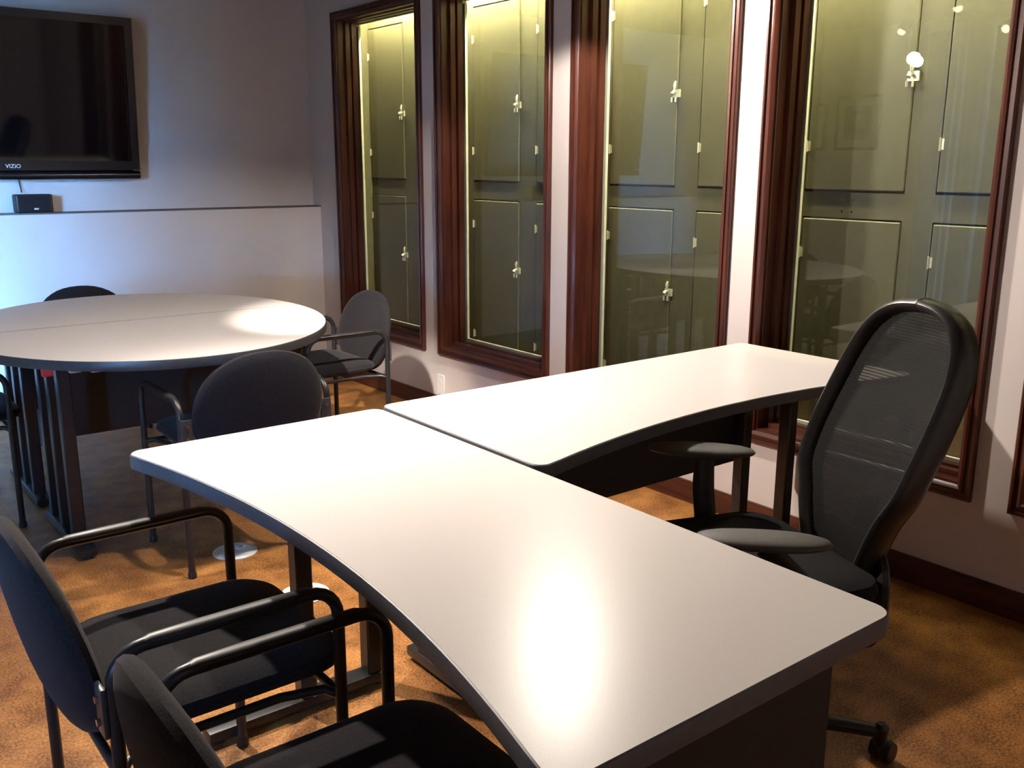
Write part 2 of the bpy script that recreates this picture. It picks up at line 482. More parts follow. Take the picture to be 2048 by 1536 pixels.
wtext = ['tall dark wood framed window nearest the room corner', 'second tall wood framed window from the room corner',
         'tall wood framed window above the middle of the return desk', 'tall wood framed window behind the mesh desk chair',
         'wood framed window cut off by the right edge']
for i, (a, c) in enumerate(WIN):
    w = bpy.data.objects.new('window_%d' % (i + 1), None); COL.objects.link(w)
    w.location = (0, -a, 0); w['kind'] = 'structure'; w['label'] = wtext[i]
    for k in ('far', 'near'): obj('casing', casing_piece(k, a, c), 'mahogany', w)
    for k in ('sill', 'head'): obj('casing', casing_piece(k, a, c), 'mahogany_flat', w)
    wd = c - a
    ya, yb, za, zb = -CW, -(wd - CW), ZB + CW, ZT - CW
    t1 = 0.012; t2 = 0.030
    # jambs with a stop and the fixed sash
    obj('jamb', boxes_bm([((0.0, ya - t1, za), (TH, ya, zb)), ((0.045, ya - t2, za), (0.075, ya - t1, zb))]), 'mahogany', w, False)
    obj('jamb', boxes_bm([((0.0, yb, za), (TH, yb + t1, zb)), ((0.045, yb + t1, za), (0.075, yb + t2, zb))]), 'mahogany', w, False)
    obj('head_jamb', boxes_bm([((0.0, yb + t1, zb - t1), (TH, ya - t1, zb)), ((0.045, yb + t2, zb - 0.018), (0.075, ya - t2, zb - t1))]), 'mahogany_flat', w, False)
    obj('sill', boxes_bm([((0.0, yb + t1, za), (TH, ya - t1, za + t1)), ((0.045, yb + t2, za + t1), (0.075, ya - t2, za + t2))]), 'mahogany_flat', w, False)
    s = 0.036
    obj('sash', box_bm((0.085, ya - s, za + t1), (0.118, ya - t1, zb - t1)), 'mahogany', w, False)
    obj('sash', box_bm((0.085, yb + t1, za + t1), (0.118, yb + s, zb - t1)), 'mahogany', w, False)
    obj('sash', box_bm((0.085, yb + s, za + t1), (0.118, ya - s, za + s)), 'mahogany_flat', w, False)
    sh = 0.020
    obj('sash', box_bm((0.085, yb + s, zb - sh), (0.118, ya - s, zb - t1)), 'mahogany_flat', w, False)
    g = 0.009
    bead = [((0.126, ya - s - g, za + s), (0.140, ya - t1, zb - s)), ((0.126, yb + t1, za + s), (0.140, yb + s + g, zb - s)),
            ((0.126, yb + s, za + t1), (0.140, ya - s, za + s + g)), ((0.126, yb + s, zb - sh - 0.004), (0.140, ya - s, zb - t1))]
    obj('glazing_bead', boxes_bm(bead), 'bead', w, False)
    obj('pane', box_bm((0.119, yb + t1, za + t1), (0.125, ya - t1, zb - t1)), 'glass', w, False)

# ---------------------------------------------------------------- painted cabinets behind the glass
XD = 0.30
HINGE = [-0.245, -0.812, -1.374, -1.922, -2.462, -3.001, -3.538, -4.062, -4.590, -5.118, -5.646, -6.174]
struct('wall_cavity_corner', box_bm((TH, -0.241, 0), (0.75, 0, ZC)), 'cabinet_paint', 'painted corner post of the shallow space behind the windows')
struct('wall_cavity_end', box_bm((TH, YF, 0), (0.75, -5.75, ZC)), 'cabinet_paint', 'painted end of the shallow space behind the windows')
ctext = ['in the far corner behind the first window', 'behind the near half of the first window', 'behind the far half of the second window',
         'behind the near edge of the second window', 'behind the third window with a bright latch', 'straddling the third and fourth windows',
         'behind the fourth window above the return desk', 'behind the near edge of the fourth window', 'behind the pier right of the fourth window', 'behind the last window at the right edge', 'deep behind the last window']
def cabinet(k):
    h = HINGE[k]; PITCH = HINGE[k] - HINGE[k + 1]
    t = thing('built_in_cabinet', 'olive painted cupboard bay ' + ctext[k], 'cabinet', (XD, h, 0), 0, 'olive cupboards behind the windows')
    pw = PITCH - 0.405
    y_lo, y_hi = -PITCH + 0.004, 0.004
    # carcass with a face frame: post, rails
    obj('face_frame', boxes_bm([((0.006, y_lo, 0), (0.06, y_lo + pw - 0.006, ZC)), ((0.006, y_lo + pw - 0.006, 1.167), (0.06, y_hi, 1.260)),
                                ((0.006, y_lo + pw - 0.006, 2.180), (0.06, y_hi, ZC)), ((0.006, y_lo + pw - 0.006, 0), (0.06, y_hi, 0.198))]), 'cabinet_paint', t, False)
    obj('carcass', boxes_bm([((0.06, y_lo, 0), (0.42, y_hi, ZC))]), 'cabinet_paint', t, False)
    for z0, z1, kind in ((1.268, 2.172, 'upper'), (0.205, 1.160, 'lower')):
        d = obj('door', box_bm((0.0, -0.404, z0), (0.020, -0.002, z1), 0.003, 1), 'cabinet_paint', t, False)
        for zz in ((z0 + 0.16, z1 - 0.16) if kind == 'upper' else (z0 + 0.20, z1 - 0.13)):
            hm = new_bm(); add_tube(hm, [(-0.004, 0.0, zz - 0.022), (-0.004, 0.0, zz + 0.022)], 0.0035, 8)
            add_box(hm, (-0.002, -0.012, zz - 0.018), (0.0, 0.0, zz + 0.018))
            obj('hinge', hm, 'hinge_metal', d)
        lm = new_bm(); zl = 1.655 if kind == 'upper' else 0.80
        add_box(lm, (-0.008, -0.425, zl - 0.016), (0.0, -0.385, zl + 0.016))
        add_tube(lm, [(-0.008, -0.400, zl + 0.006), (-0.022, -0.400, zl + 0.004), (-0.028, -0.400, zl - 0.004)], [0.006, 0.006, 0.009], 10)
        add_tube(lm, [(-0.012, -0.400, zl + 0.012), (-0.014, -0.402, zl + 0.034), (-0.010, -0.402, zl + 0.05)], [0.004, 0.007, 0.004], 8)
        add_tube(lm, [(-0.018, -0.412, zl - 0.016), (-0.018, -0.412, zl - 0.036)], 0.004, 8)
        add_tube(lm, [(-0.018, -0.390, zl - 0.016), (-0.018, -0.390, zl - 0.036)], 0.004, 8)
        obj('latch', lm, 'hinge_metal', d)
    if k == 6:
        for (yy, zz) in ((-0.165, 1.232), (-0.205, 1.232), (-0.165, 1.190), (-0.205, 1.190)):
            obj('screw', tube_bm([(0.006, yy, zz), (0.012, yy, zz)], 0.005, 8), 'hinge_metal', t)
    return t
for k in range(11): cabinet(k)
# tube lamp hidden over the window heads inside the shallow space
lampt = thing('tube_lamp', 'warm strip lamp above the window heads in the cupboard space', 'lamp', (0.20, -2.6, 2.36))
obj('housing', box_bm((-0.025, -2.55, 0.0), (0.025, 2.5, 0.055), 0.004, 1), 'white_plastic', lampt, False)
obj('tube', tube_bm([(0, -2.5, -0.014), (0, 2.45, -0.014)], 0.012, 10), 'tube_glow', lampt)

# ---------------------------------------------------------------- desks
def desk_outline(x0, x1, y0, y1, dent, r=0.03):
    """local: straight back edge at y1, concave front edge at y0; length along x"""
    o = arc_pts(x1 - r, y1 - r, r, 0, PI / 2, 5) + arc_pts(x0 + r, y1 - r, r, PI / 2, PI, 5)
    n = 36
    o += arc_pts(x0 + r, y0 + r, r, PI, 1.5 * PI - 0.12, 4)
    for i in range(1, n):
        u = i / n; x = x0 + r + (x1 - x0 - 2 * r) * u
        o.append((x, y0 + dent * (1 - (2 * u - 1) ** 2)))
    o += arc_pts(x1 - r, y0 + r, r, 1.5 * PI + 0.12, 2 * PI, 4)
    return o
def t_leg(parent, x, y0, y1, posts, top=0.70):
    """foot bar along y with upright posts (local desk frame)"""
    lg = obj('leg_frame', boxes_bm([((x - 0.02, min(posts) - 0.05, top - 0.03), (x + 0.02, max(posts) + 0.05, top))]), 'black_metal', parent, False)
    obj('foot', box_bm((x - 0.03, y0, 0.012), (x + 0.03, y1, 0.042), 0.008, 2), 'black_metal', lg)
    for py in posts: obj('post', box_bm((x - 0.022, py - 0.022, 0.036), (x + 0.022, py + 0.022, top - 0.02), 0.004, 1), 'black_metal', lg)
    for yy in (y0 + 0.03, y1 - 0.03): obj('glide', lathe_bm([(0.018, 0), (0.018, 0.014)], 12), 'black_plastic', lg, loc=(x, yy, 0))
ZD = 0.735
def desk_top(parent, out):
    obj('top', prism_bm(out, ZD - 0.030, ZD), 'laminate', parent, True)
    obj('edge_band', band_bm(out, 0.004, ZD - 0.033, ZD), 'edge_band', parent)
# main desk: long axis along the window wall; concave side towards the two near chairs (local +x = world -y ... rotated)
ox, oy = -1.978, -4.383
desk = thing('desk', 'pale laminate desk with a concave front in the foreground', 'desk', (ox, oy, 0), R(-90))
# local x = world -y, local y = world +x
out = desk_outline(-0.731, 0.731, -0.318, 0.318, 0.095)
desk_top(desk, out)
t_leg(desk, -0.66, -0.22, 0.28, (0.045, 0.235))
ep = obj('end_panel', box_bm((0.64, -0.22, 0.03), (0.672, 0.270, 0.70), 0.004, 1), 'black_panel', desk, False)
for yy in (-0.18, 0.23): obj('glide', lathe_bm([(0.016, 0), (0.016, 0.032)], 12), 'black_plastic', ep, loc=(0.656, yy, 0))
obj('beam', box_bm((-0.66, 0.10, 0.655), (0.65, 0.14, 0.70)), 'black_metal', desk, False)
# return desk
rx0, rx1 = -1.640, -0.146
ret = thing('return_desk', 'pale laminate return desk running to the window wall', 'desk', ((rx0 + rx1) / 2, -3.96, 0), 0)
out = desk_outline(-(rx1 - rx0) / 2, (rx1 - rx0) / 2, -0.328, 0.328, 0.10)
desk_top(ret, out)
t_leg(ret, -0.68, -0.25, 0.29, (0.03, 0.22))
t_leg(ret, 0.635, -0.25, 0.29, (0.03, 0.21))
obj('modesty_panel', box_bm((-0.655, 0.235, 0.335), (0.715, 0.253, 0.70), 0.003, 1), 'black_panel', ret, False)

# ---------------------------------------------------------------- two-part oval table
tcx, tcy, trx, try_, trot = -1.689, -1.843, 0.690, 0.872, -0.085
SEAM = 0.045                      # seam offset from the table centre
tbl = thing('oval_table', 'large oval meeting table of two pale halves below the television', 'table', (tcx, tcy, 0), 0)
full = []
N = 120
for i in range(N):
    a = 2 * PI * i / N
    X, Y = trx * math.cos(a), try_ * math.sin(a)
    full.append((X * math.cos(trot) - Y * math.sin(trot), X * math.sin(trot) + Y * math.cos(trot)))
def cut(sign):
    ys = SEAM + sign * 0.0045
    P = []
    for i in range(N):
        p, q = full[i], full[(i + 1) % N]
        ip = (p[1] - ys) * sign >= 0; iq = (q[1] - ys) * sign >= 0
        if ip: P.append(p)
        if ip != iq:
            t = (ys - p[1]) / (q[1] - p[1]); P.append((p[0] + (q[0] - p[0]) * t, ys))
    return P
for sign in (1, -1):
    P = cut(sign)
    h = obj('table_half', prism_bm(P, ZD - 0.030, ZD, 0.0), 'laminate', tbl, True)
    obj('edge_band', band_bm(P, 0.004 if sign < 0 else 0.0035, ZD - 0.034, ZD), 'table_edge', h)
for x in (-0.43, 0.46):
    for (ya, yb, ps) in ((-0.57, -0.05, (-0.44, -0.28, -0.13)), (0.08, 0.60, (0.17, 0.33, 0.46))):
        t_leg(tbl, x, ya, yb, ps)
for y in (-0.22, 0.30):
    obj('modesty_panel', box_bm((-0.40, y - 0.008, 0.36), (0.44, y + 0.008, 0.70), 0.003, 1), 'black_panel', tbl, False)
obj('clip', box_bm((-0.52, -0.585, 0.672), (-0.485, -0.565, 0.70), 0.003, 1), 'red_plastic', tbl)
for q in ((-0.44, -0.60), (-0.38, -0.63), (0.02, -0.76)):
    obj('clip', box_bm((q[0], q[1], 0.676), (q[0] + 0.04, q[1] + 0.02, 0.70), 0.004, 1), 'hinge_metal', tbl)
obj('bracket', box_bm((0.30, -0.66, 0.655), (0.37, -0.60, 0.70), 0.004, 1), 'black_metal', tbl)

# ---------------------------------------------------------------- guest chairs
def superell(wx, top, bot, n=40, p=2.3):
    o = []
    for i in range(n):
        a = 2 * PI * i / n; c, s_ = math.cos(a), math.sin(a)
        h = top if s_ > 0 else bot
        o.append((math.copysign(abs(c) ** (2 / p), c) * wx, math.copysign(abs(s_) ** (2 / p), s_) * h))
    return o
def make_guest_chair():
    t = thing('guest_chair', 'x', 'chair')
    lx, ly, za, rad = 0.262, 0.20, 0.605, 0.055
    r = 0.0115
    for sx in (-1, 1):
        for sy in (1, -1):
            lg = obj('leg', tube_bm([(sx * lx, sy * ly, 0.008), (sx * lx, sy * ly, 0.30), (sx * lx, sy * ly, za - rad)], r, 12), 'black_metal', t)
            obj('glide', lathe_bm([(0.014, 0), (0.015, 0.012), (0.0125, 0.022)], 12), 'black_plastic', lg, loc=(sx * lx, sy * ly, 0))
        path = [(sx * lx, ly, za - rad)]
        path += [(sx * lx, ly - rad + rad * math.cos(a), za - rad + rad * math.sin(a)) for a in [i * PI / 12 for i in range(1, 7)]]
        path += [(sx * lx, -ly + rad - rad * math.sin(a), za - rad + rad * math.cos(a)) for a in [i * PI / 12 for i in range(0, 7)]]
        ar = obj('armrest', tube_bm(path, r, 12), 'black_metal', t)
        ys = [ly - 0.040, ly - 0.060, 0.06, -0.06, -ly + 0.065, -ly + 0.045]
        obj('arm_cap', tube_bm([(sx * lx, y, za + 0.006 - 0.002 * (1 if i in (0, 5) else 0)) for i, y in enumerate(ys)], [0.004, 0.008, 0.009, 0.009, 0.008, 0.004], 12,
                               rx=[0.008, 0.014, 0.016, 0.016, 0.014, 0.008]), 'black_plastic', ar)
        # plate holding the back, with two bolts
        pl = obj('back_bracket', box_bm((sx * lx - 0.034 if sx > 0 else sx * lx - 0.006, -ly - 0.020, 0.462), (sx * lx + 0.006 if sx > 0 else sx * lx + 0.034, -ly - 0.011, 0.550), 0.0035, 2), 'bracket_grey', t)
        for zz in (0.487, 0.528):
            obj('bolt', tube_bm([(sx * (lx - 0.013), -ly - 0.018, zz), (sx * (lx - 0.013), -ly - 0.026, zz)], 0.0065, 10), 'bolt_steel', pl)
        obj('seat_rail', tube_bm([(sx * lx, ly, 0.385), (sx * (lx - 0.03), ly - 0.02, 0.39), (sx * (lx - 0.05), 0.10, 0.392), (sx * (lx - 0.05), -0.10, 0.392), (sx * (lx - 0.03), -ly + 0.02, 0.39), (sx * lx, -ly, 0.385)], 0.009, 10), 'black_metal', t)
    obj('crossbar', tube_bm([(-lx, ly, 0.385), (lx, ly, 0.385)], 0.009, 10), 'black_metal', t)
    obj('crossbar', tube_bm([(-lx, -ly, 0.385), (lx, -ly, 0.385)], 0.009, 10), 'black_metal', t)
    so = [(x, y + 0.015) for x, y in round_rect(-0.225, -0.205, 0.225, 0.245, 0.09, 6)]
    obj('seat', pillow_bm(so, 0.085, lambda u, v, w: (u, v, 0.425 + w * (1.0 if w > 0 else 0.7) - 0.03 * max(0, v - 0.12) ** 2 * 8 + 0.02 * (u / 0.225) ** 2 * 0.3), 7, 3.0), 'chair_fabric', t)
    # curved oval back, leaning back a little
    def fb(u, v, w):
        y = -0.185 + 0.42 * u * u - 0.20 * (v + 0.14) * (1 if v > -0.14 else 0.2) + w
        return (u, y - 0.028, 0.545 + v)
    obj('backrest', pillow_bm(superell(0.232, 0.215, 0.165, 44, 2.25), 0.076, fb, 8, 2.5), 'chair_fabric', t)
    return t
gc = make_guest_chair()
CH = [((-1.625, -2.575), 0, 'black guest chair seen from behind between oval table and desk'),
      ((-0.858, -1.745), 90, 'black guest chair beside the windows at the right end of the oval table'),
      ((-1.66, -1.00), 180, 'black guest chair behind the oval table under the television'),
      ((-2.435, -1.665), -90, 'black guest chair at the left end of the oval table, cut off by left edge'),
      ((-2.328, -4.038), -90, 'black guest chair facing the desk, the farther of the two in the foreground'),
      ((-2.298, -4.685), -90, 'nearest black guest chair, cut off at the bottom edge')]
for i, ((x, y), a, lab) in enumerate(CH):
    o = gc if i == 0 else copy_tree(gc)
    o.location = (x, y, 0); o.rotation_euler = (0, 0, R(a)); o['label'] = lab; o['group'] = 'black guest chairs'

# ---------------------------------------------------------------- mesh desk chair
oc = thing('desk_chair', 'black high-back mesh swivel chair at the desk', 'chair', (-1.209, -4.50, 0), R(70.1))
BW = [(-0.10, 0.085), (-0.02, 0.115), (0.06, 0.140), (0.14, 0.168), (0.20, 0.196), (0.26, 0.205), (0.33, 0.207), (0.40, 0.204), (0.47, 0.196), (0.53, 0.176), (0.575, 0.140), (0.60, 0.090), (0.608, 0.03)]
outl = [(w_ - 0.028, h) for h, w_ in BW] + [(-w_ + 0.028, h) for h, w_ in BW[::-1]]
# refine by Catmull-Rom
def crom(P, k=4):
    n = len(P); o = []
    for i in range(n):
        p0, p1, p2, p3 = (Vector(P[(i + j - 1) % n]) for j in range(4))
        for s_ in range(k):
            t = s_ / k
            o.append(tuple(0.5 * ((2 * p1) + (p2 - p0) * t + (2 * p0 - 5 * p1 + 4 * p2 - p3) * t * t + (3 * p1 - p0 - 3 * p2 + p3) * t ** 3)))
    return o
outl = crom(outl, 4)
LEAN = R(12)
def back_pt(u, h, w=0.0):
    """u lateral, h up the back, w towards the sitter"""
    y = -0.290 - h * math.sin(LEAN) + w * math.cos(LEAN) + 0.5 * u * u + 0.035 * math.sin(PI * min(max((h + 0.1) / 0.7, 0), 1) * 1.6)
    return (u, y, 0.45 + h * math.cos(LEAN) + w * math.sin(LEAN))
br = obj('back_frame', ring_tube_bm([back_pt(u, h) for u, h in outl], 0.017, 12, 0.038, axis=(0, 1, 0.2)), 'rim_vinyl', oc)
bm = new_bm(); rings = []
cxm, cym = 0, 0.30
for j in range(1, 9):
    t = j / 8
    rings.append([bm.verts.new(back_pt(u * t, cym + (h - cym) * t, 0.012)) for u, h in outl])
c0 = bm.verts.new(back_pt(0, cym, 0.012)); n = len(outl)
for i in range(n):
    k = (i + 1) % n
    bm.faces.new((c0, rings[0][i], rings[0][k]))
    for j in range(7): bm.faces.new((rings[j][i], rings[j + 1][i], rings[j + 1][k], rings[j][k]))
obj('mesh_panel', bm, 'chair_mesh', oc)
ln = new_bm()
add_tube(ln, [back_pt(0, -0.10, -0.03), back_pt(0, 0.02, -0.045), back_pt(0, 0.16, -0.05)], [0.05, 0.045, 0.03], 12, rx=[0.02, 0.018, 0.012])
obj('back_spine', ln, 'black_plastic', oc)
obj('back_skirt', pillow_bm([(0.165 * math.copysign(abs(math.cos(a)) ** .55, math.cos(a)), -0.05 + 0.14 * math.copysign(abs(math.sin(a)) ** .7, math.sin(a))) for a in [2 * PI * i / 32 for i in range(32)]], 0.05, lambda u, v, w: back_pt(u, v, w - 0.02), 5), 'black_plastic', oc)
sto = [(x, y) for x, y in round_rect(-0.245, -0.23, 0.245, 0.25, 0.10, 6)]
obj('seat', pillow_bm(sto, 0.10, lambda u, v, w: (u, v, 0.455 + w + 0.02 * (u / 0.245) ** 2 - 0.25 * max(0, v - 0.15) ** 2), 7, 3.0), 'seat_fabric', oc)
obj('tilt_mechanism', box_bm((-0.09, -0.16, 0.345), (0.09, 0.12, 0.405), 0.012, 2), 'black_plastic', oc)
obj('back_arm', tube_bm([(0, -0.12, 0.37), (0, -0.24, 0.365), (0, -0.285, 0.42), back_pt(0, 0.0, -0.045)], [0.02, 0.022, 0.024, 0.024], 12, rx=[0.04, 0.045, 0.05, 0.05]), 'black_plastic', oc)
ARM = [(0.285, -0.045, 0.655), (-0.232, 0.105, 0.632)]
for sx, (ax, ay, az) in zip((1, -1), ARM):
    s = obj('arm_support', tube_bm([(sx * 0.10, -0.06, 0.385), (sx * 0.24, -0.07, 0.392), (sx * 0.272, -0.065, 0.43), (ax * 0.6 + sx * 0.272 * 0.4, ay * 0.6 - 0.026, 0.55), (ax, ay - 0.01, az - 0.02)],
                              [0.012, 0.014, 0.015, 0.016, 0.016], 12, rx=[0.03, 0.03, 0.034, 0.034, 0.03]), 'black_plastic', oc)
    o = []
    for i in range(32):
        a = 2 * PI * i / 32
        o.append((0.047 * math.copysign(abs(math.cos(a)) ** 0.85, math.cos(a)), 0.135 * math.copysign(abs(math.sin(a)) ** 0.85, math.sin(a))))
    ca, sa = math.cos(R(-24)), math.sin(R(-24))
    obj('arm_pad', pillow_bm(o, 0.036, lambda u, v, w, ax=ax, ay=ay, az=az: (ax + ca * u - sa * v, ay + sa * u + ca * v, az + w * 0.8 - 0.03 * (-v) * 0.6), 6, 2.4), 'arm_pad', s)
col_ = obj('gas_column', lathe_bm([(0.028, 0.09), (0.028, 0.22), (0.018, 0.225), (0.018, 0.36)], 16), 'black_plastic', oc)
obj('hub', lathe_bm([(0.045, 0.065), (0.052, 0.08), (0.050, 0.11), (0.034, 0.128)], 20), 'black_plastic', oc)
for k in range(5):
    a = R(241 + 72 * k); c_, s_ = math.cos(a), math.sin(a)
    arm = obj('base_leg', tube_bm([(c_ * 0.03, s_ * 0.03, 0.100), (c_ * 0.16, s_ * 0.16, 0.098), (c_ * 0.30, s_ * 0.30, 0.086), (c_ * 0.335, s_ * 0.335, 0.084)], [0.022, 0.019, 0.016, 0.014], 10, rx=[0.028, 0.022, 0.018, 0.015]), 'rim_vinyl', oc)
    cb = new_bm()
    px, py = c_ * 0.335, s_ * 0.335
    tx, ty = math.cos(a + 0.9), math.sin(a + 0.9)      # rolling direction
    nx, ny = -ty, tx
    add_tube(cb, [(px, py, 0.05), (px, py, 0.095), (px, py, 0.104)], [0.014, 0.018, 0.010], 12)
    wx, wy = px + tx * 0.018, py + ty * 0.018
    for sgn in (-1, 1):
        add_tube(cb, [(wx + nx * sgn * 0.006, wy + ny * sgn * 0.006, 0.028), (wx + nx * sgn * 0.012, wy + ny * sgn * 0.012, 0.028), (wx + nx * sgn * 0.024, wy + ny * sgn * 0.024, 0.028)], [0.027, 0.028, 0.024], 18)
    obj('caster', cb, 'black_plastic', arm)

# ---------------------------------------------------------------- television, speaker box, cable
tvw, tvh = 1.56, 0.865
tv = thing('television', 'large black flat television tilted down on the wall', 'television', (-1.118 - tvw / 2, -0.058, 1.268), 0)
tv.rotation_euler = (R(4.6), 0, 0)
obj('body', box_bm((-tvw / 2 + 0.03, 0.0, 0.04), (tvw / 2 - 0.03, 0.035, tvh - 0.03), 0.008, 2), 'tv_bezel', tv)
bz = 0.042
obj('bezel', boxes_bm([((-tvw / 2, -0.024, 0.10), (-tvw / 2 + bz, 0.0, tvh)), ((tvw / 2 - bz, -0.024, 0.10), (tvw / 2, 0.0, tvh)),
                       ((-tvw / 2 + bz, -0.024, tvh - bz), (tvw / 2 - bz, 0.0, tvh)), ((-tvw / 2 + bz, -0.024, 0.052), (tvw / 2 - bz, 0.0, 0.10)),
                       ((-tvw / 2, -0.024, 0.052), (-tvw / 2 + bz, 0.0, 0.10)), ((tvw / 2 - bz, -0.024, 0.052), (tvw / 2, 0.0, 0.10))]), 'tv_bezel', tv, False)
obj('screen', box_bm((-tvw / 2 + bz, -0.014, 0.10), (tvw / 2 - bz, 0.0, tvh - bz)), 'tv_screen', tv, False)
obj('speaker_bar', tube_bm([(-tvw / 2, -0.002, 0.024), (0, -0.002, 0.024), (tvw / 2, -0.002, 0.024)], 0.024, 14, rx=0.028), 'tv_bezel', tv)
obj('wall_mount', box_bm((-0.2, 0.03, 0.25), (0.2, 0.045, 0.60)), 'black_metal', tv, False)
cu = bpy.data.curves.new('logo', 'FONT'); cu.body = 'VIZIO'; cu.size = 0.029; cu.extrude = 0.0004; cu.align_x = 'CENTER'
to = bpy.data.objects.new('logo_tmp', cu); COL.objects.link(to)
bpy.context.view_layer.update()
me = bpy.data.meshes.new_from_object(to.evaluated_get(bpy.context.evaluated_depsgraph_get()))
bpy.data.objects.remove(to); me.name = 'logo_lettering'
lo = bpy.data.objects.new('logo_lettering', me); COL.objects.link(lo); lo.parent = tv
me.materials.clear(); me.materials.append(MATS['logo_silver'])
lo.rotation_euler = (R(90), 0, 0); lo.location = (0.125, -0.0248, 0.064)
lo['label'] = 'silver brand lettering on the lower bezel'

sp = thing('speaker', 'small black speaker box on the ledge below the television', 'speaker', (-1.690, -0.052, 1.093), 0)
obj('cabinet', box_bm((-0.092, -0.045, 0.0), (0.092, 0.045, 0.098), 0.010, 3), 'black_plastic', sp)
obj('grille', box_bm((-0.078, -0.049, 0.008), (0.078, -0.044, 0.090), 0.004, 2), 'chair_fabric', sp)
obj('badge', box_bm((-0.006, -0.051, 0.018), (0.016, -0.0485, 0.026)), 'logo_silver', sp, False)
cbl = obj('cable', tube_bm([(-1.735, -0.030, 1.20), (-1.737, -0.012, 1.24), (-1.738, -0.006, 1.26), (-1.738, -0.012, 1.30)], 0.003, 8), 'black_plastic')
tag(cbl, 'thin cable between the small speaker and the television', 'cable')

# ---------------------------------------------------------------- floor and wall outlets
def floor_outlet(loc, lab):
    t = thing('floor_outlet', lab, 'outlet', loc, R(20), 'round floor outlets')
    obj('plate', lathe_bm([(0.078, 0.0), (0.078, 0.003), (0.070, 0.006), (0.02, 0.007)], 28), 'white_plastic', t)
    for (x, y) in ((-0.028, 0.0), (0.028, 0.0)):
        c = obj('cover', lathe_bm([(0.021, 0.006), (0.021, 0.009), (0.018, 0.010)], 16), 'white_plastic', t, loc=(x, y, 0))
        obj('slot', box_bm((-0.010, -0.002, 0.0098), (0.010, 0.002, 0.0105)), 'dark_slot', c, False)
floor_outlet((-1.688, -2.651, 0), 'round white floor outlet between the oval table and the desk')
floor_outlet((-1.643, -3.117, 0), 'round white floor outlet behind the desk leg')
wo = thing('wall_outlet', 'white outlet plate low on the wall under the second window', 'outlet', (0, -1.47, 0.10))
obj('plate', box_bm((-0.006, -0.035, 0.0), (0.0, 0.035, 0.115), 0.002, 1), 'white_plastic', wo)
for zz in (0.035, 0.080): obj('socket', box_bm((-0.0085, -0.014, zz - 0.012), (-0.005, 0.014, zz + 0.012), 0.002, 1), 'white_plastic', wo)

# ---------------------------------------------------------------- left wall: window, blind, pictures (seen as reflections); unseen added window
def left_window(name, wl, wlab, blab, nsl, gaps, ang):
    w = bpy.data.objects.new(name, None); COL.objects.link(w); w['kind'] = 'structure'; w['label'] = wlab
    y0, y1, z0, z1 = wl['y0'], wl['y1'], wl['z0'], wl['z1']
    ym = (y0 + y1) / 2
    w.location = (XL, ym, 0)
    h = (y1 - y0) / 2
    for (lo_, hi_) in (((-h - 0.06, z0 - 0.06), (-h, z1 + 0.06)), ((h, z0 - 0.06), (h + 0.06, z1 + 0.06)), ((-h, z0 - 0.06), (h, z0)), ((-h, z1), (h, z1 + 0.06))):
        obj('casing', box_bm((0, lo_[0], lo_[1]), (0.02, hi_[0], hi_[1])), 'mahogany', w, False)
    obj('mullion', box_bm((-0.13, -0.025, z0), (-0.09, 0.025, z1)), 'mahogany', w, False)
    for a, c in ((-h, -0.025), (0.025, h)):
        obj('pane', box_bm((-0.113, a, z0), (-0.107, c, z1)), 'glass', w, False)
    bl = thing('vertical_blind', blab, 'blind', (XL + 0.046, ym, 0), 0, 'vertical blinds on the left wall')
    obj('headrail', box_bm((-0.024, -h - 0.14, z1 + 0.06), (0.024, h + 0.14, z1 + 0.11), 0.004, 1), 'white_plastic', bl)
    sb = None
    for k in range(nsl):
        yy = -h - 0.10 + (2 * h + 0.20) * (k + 0.5) / nsl + gaps.get(k, 0)
        if sb is None:
            sb = obj('slat', box_bm((-0.0008, -0.0635, z0 - 0.10), (0.0008, 0.0635, z1 + 0.06)), 'blind_fabric', bl, False)
            s_o = sb
        else:
            s_o = sb.copy(); COL.objects.link(s_o); s_o.parent = bl
        s_o.location = (0, yy, 0); s_o.rotation_euler = (0, 0, R(ang))
left_window('window_6', WL, 'daylit window on the left wall, mirrored at the right side of the fourth window', 'grey vertical blind at the large left window, mirrored in the fourth window', 28, {}, -22)
left_window('window_7', WL_ADDED, 'small unseen window added on the left wall for blue light on the two near chairs', 'grey vertical blind at the added window, steering blue light to the two near chairs', 11, {}, -40)

# gathered sheer curtain, added so its folds mirror as strips of daylight
cv = new_bm(); nc = 60; cols_ = []
for i in range(nc + 1):
    u = i / nc
    yy = -2.36 + 0.34 * u; xx = XL + 0.155 + 0.020 * math.sin(u * 2 * PI * 6) + 0.006 * math.sin(u * 2 * PI * 13 + 1)
    cols_.append((cv.verts.new((xx, yy, 0.04)), cv.verts.new((xx - 0.004, yy, 1.2)), cv.verts.new((xx - 0.006, yy, 2.36))))
for i in range(nc):
    for j in range(2): cv.faces.new((cols_[i][j], cols_[i + 1][j], cols_[i + 1][j + 1], cols_[i][j + 1]))
cvo = obj('added_curtain', cv, 'sheer_cloth')
tag(cvo, 'added sheer curtain imitating daylight slits at the left window, mirrored as pale strips in the fourth window', 'curtain')

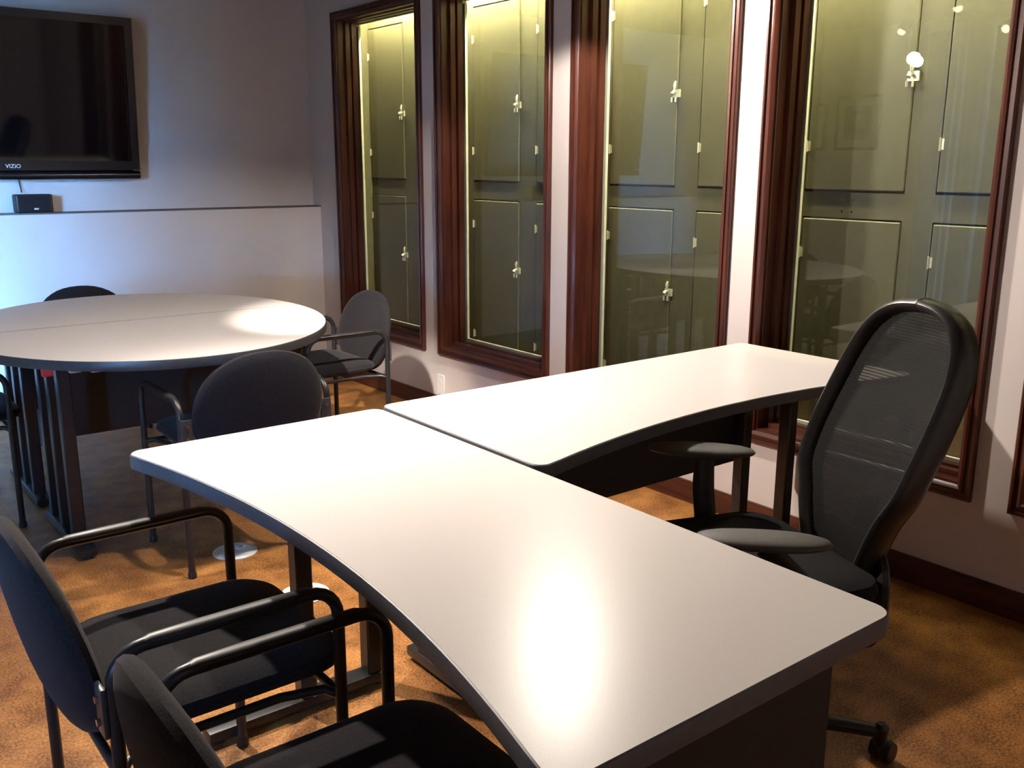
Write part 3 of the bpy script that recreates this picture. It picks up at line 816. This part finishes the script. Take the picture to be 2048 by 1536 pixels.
def picture(yc, zc_, wd, ht, lab):
    t = thing('framed_picture', lab, 'picture', (XL, yc, zc_), 0, 'framed pictures on the left wall')
    f = 0.022
    obj('frame', boxes_bm([((0, -wd / 2, 0), (0.025, -wd / 2 + f, ht)), ((0, wd / 2 - f, 0), (0.025, wd / 2, ht)),
                           ((0, -wd / 2 + f, 0), (0.025, wd / 2 - f, f)), ((0, -wd / 2 + f, ht - f), (0.025, wd / 2 - f, ht))]), 'frame_black', t, False)
    obj('mat', box_bm((0.002, -wd / 2 + f, f), (0.012, wd / 2 - f, ht - f)), 'mat_board', t, False)
    obj('print', box_bm((0.012, -wd / 2 + 0.075, 0.08), (0.014, wd / 2 - 0.075, ht - 0.08)), 'print', t, False)
picture(-1.24, 1.475, 0.39, 0.43, 'black framed picture mirrored in the fourth window, beside the blind')
picture(-0.77, 1.475, 0.36, 0.38, 'smaller framed picture mirrored at the left side of the fourth window')

# ---------------------------------------------------------------- ceiling spotlights
def spot_head(parent, loc, aim, glow, k=1.0):
    """open can with a bulb, local to its fixture"""
    d = (Vector(aim) - Vector(loc)).normalized()
    q = d.to_track_quat('Z', 'Y')
    prof = [(0.012, -0.075), (0.020, -0.070), (0.026, -0.05), (0.030, -0.02), (0.038, 0.0), (0.036, 0.0), (0.028, -0.02), (0.022, -0.045)]
    bm = lathe_bm(prof, 20)
    bm.transform(Matrix.Translation(loc) @ q.to_matrix().to_4x4())
    h = obj('spot_head', bm, 'lamp_metal', parent)
    bm = lathe_bm([(0.008, -0.030), (0.018, -0.012), (0.026, 0.008), (0.021, 0.024), (0.007, 0.031)], 16)
    bm.transform(Matrix.Translation(loc) @ q.to_matrix().to_4x4() @ Matrix.Scale(k, 4))
    obj('bulb', bm, glow, h)
    obj('stem', tube_bm([Vector(loc) - d * 0.06, (loc[0], loc[1], -0.055)], 0.006, 8), 'lamp_metal', h)
    return d
FX = Vector((-2.05, -2.95, ZC))
fx = thing('ceiling_spotlight', 'metal spotlight bar on the ceiling mirrored in the fourth window', 'lamp', FX)
obj('bar', box_bm((-0.50, -0.02, -0.055), (0.50, 0.02, -0.025), 0.006, 2), 'lamp_metal', fx).rotation_euler = (0, 0, R(-52))
obj('ceiling_plate', lathe_bm([(0.06, -0.03), (0.06, -0.004), (0.05, 0.0)], 24), 'lamp_metal', fx)
HEADS = [((-2.28, -2.65, 1.965), (-1.2, -4.7, 0.7), 'bulb_glow', 225, 130, 0.9), ((-2.16, -2.64, 2.105), (-1.75, -1.95, 0.7), 'bulb_dim', 40, 95, 1.0),
         ((-1.62, -3.24, 2.110), (-1.88, -3.45, 0.7), 'bulb_dim', 95, 95, 0.9), ((-2.06, -3.28, 2.045), (-0.86, -1.92, 0.50), 'bulb_dim', 600, 25, 0.7)]
for (p_, aim_, g_, e_, cone_, bl_) in HEADS:
    d = spot_head(fx, tuple(Vector(p_) - FX), tuple(Vector(aim_) - FX), g_, 1.45 if g_ == 'bulb_glow' else 0.8)
    light('spot_lamp', 'SPOT', Vector(p_) + d * 0.052, e_, WARM, 0.03, aim=aim_, spot=R(cone_), blend=bl_)
FX2 = Vector((-0.60, -3.19, ZC))
f2 = thing('ceiling_spotlight', 'metal ceiling spotlight over the return desk near the windows', 'lamp', FX2)
obj('ceiling_plate', lathe_bm([(0.06, -0.03), (0.06, -0.004), (0.05, 0.0)], 24), 'lamp_metal', f2)
p_ = (-0.60, -3.19, 2.13); aim_ = (-0.72, -3.42, 0.7)
d = spot_head(f2, tuple(Vector(p_) - FX2), tuple(Vector(aim_) - FX2), 'bulb_glow')
light('spot_lamp', 'SPOT', Vector(p_) + d * 0.040, 130, WARM, 0.035, aim=aim_, spot=R(176), blend=0.15)
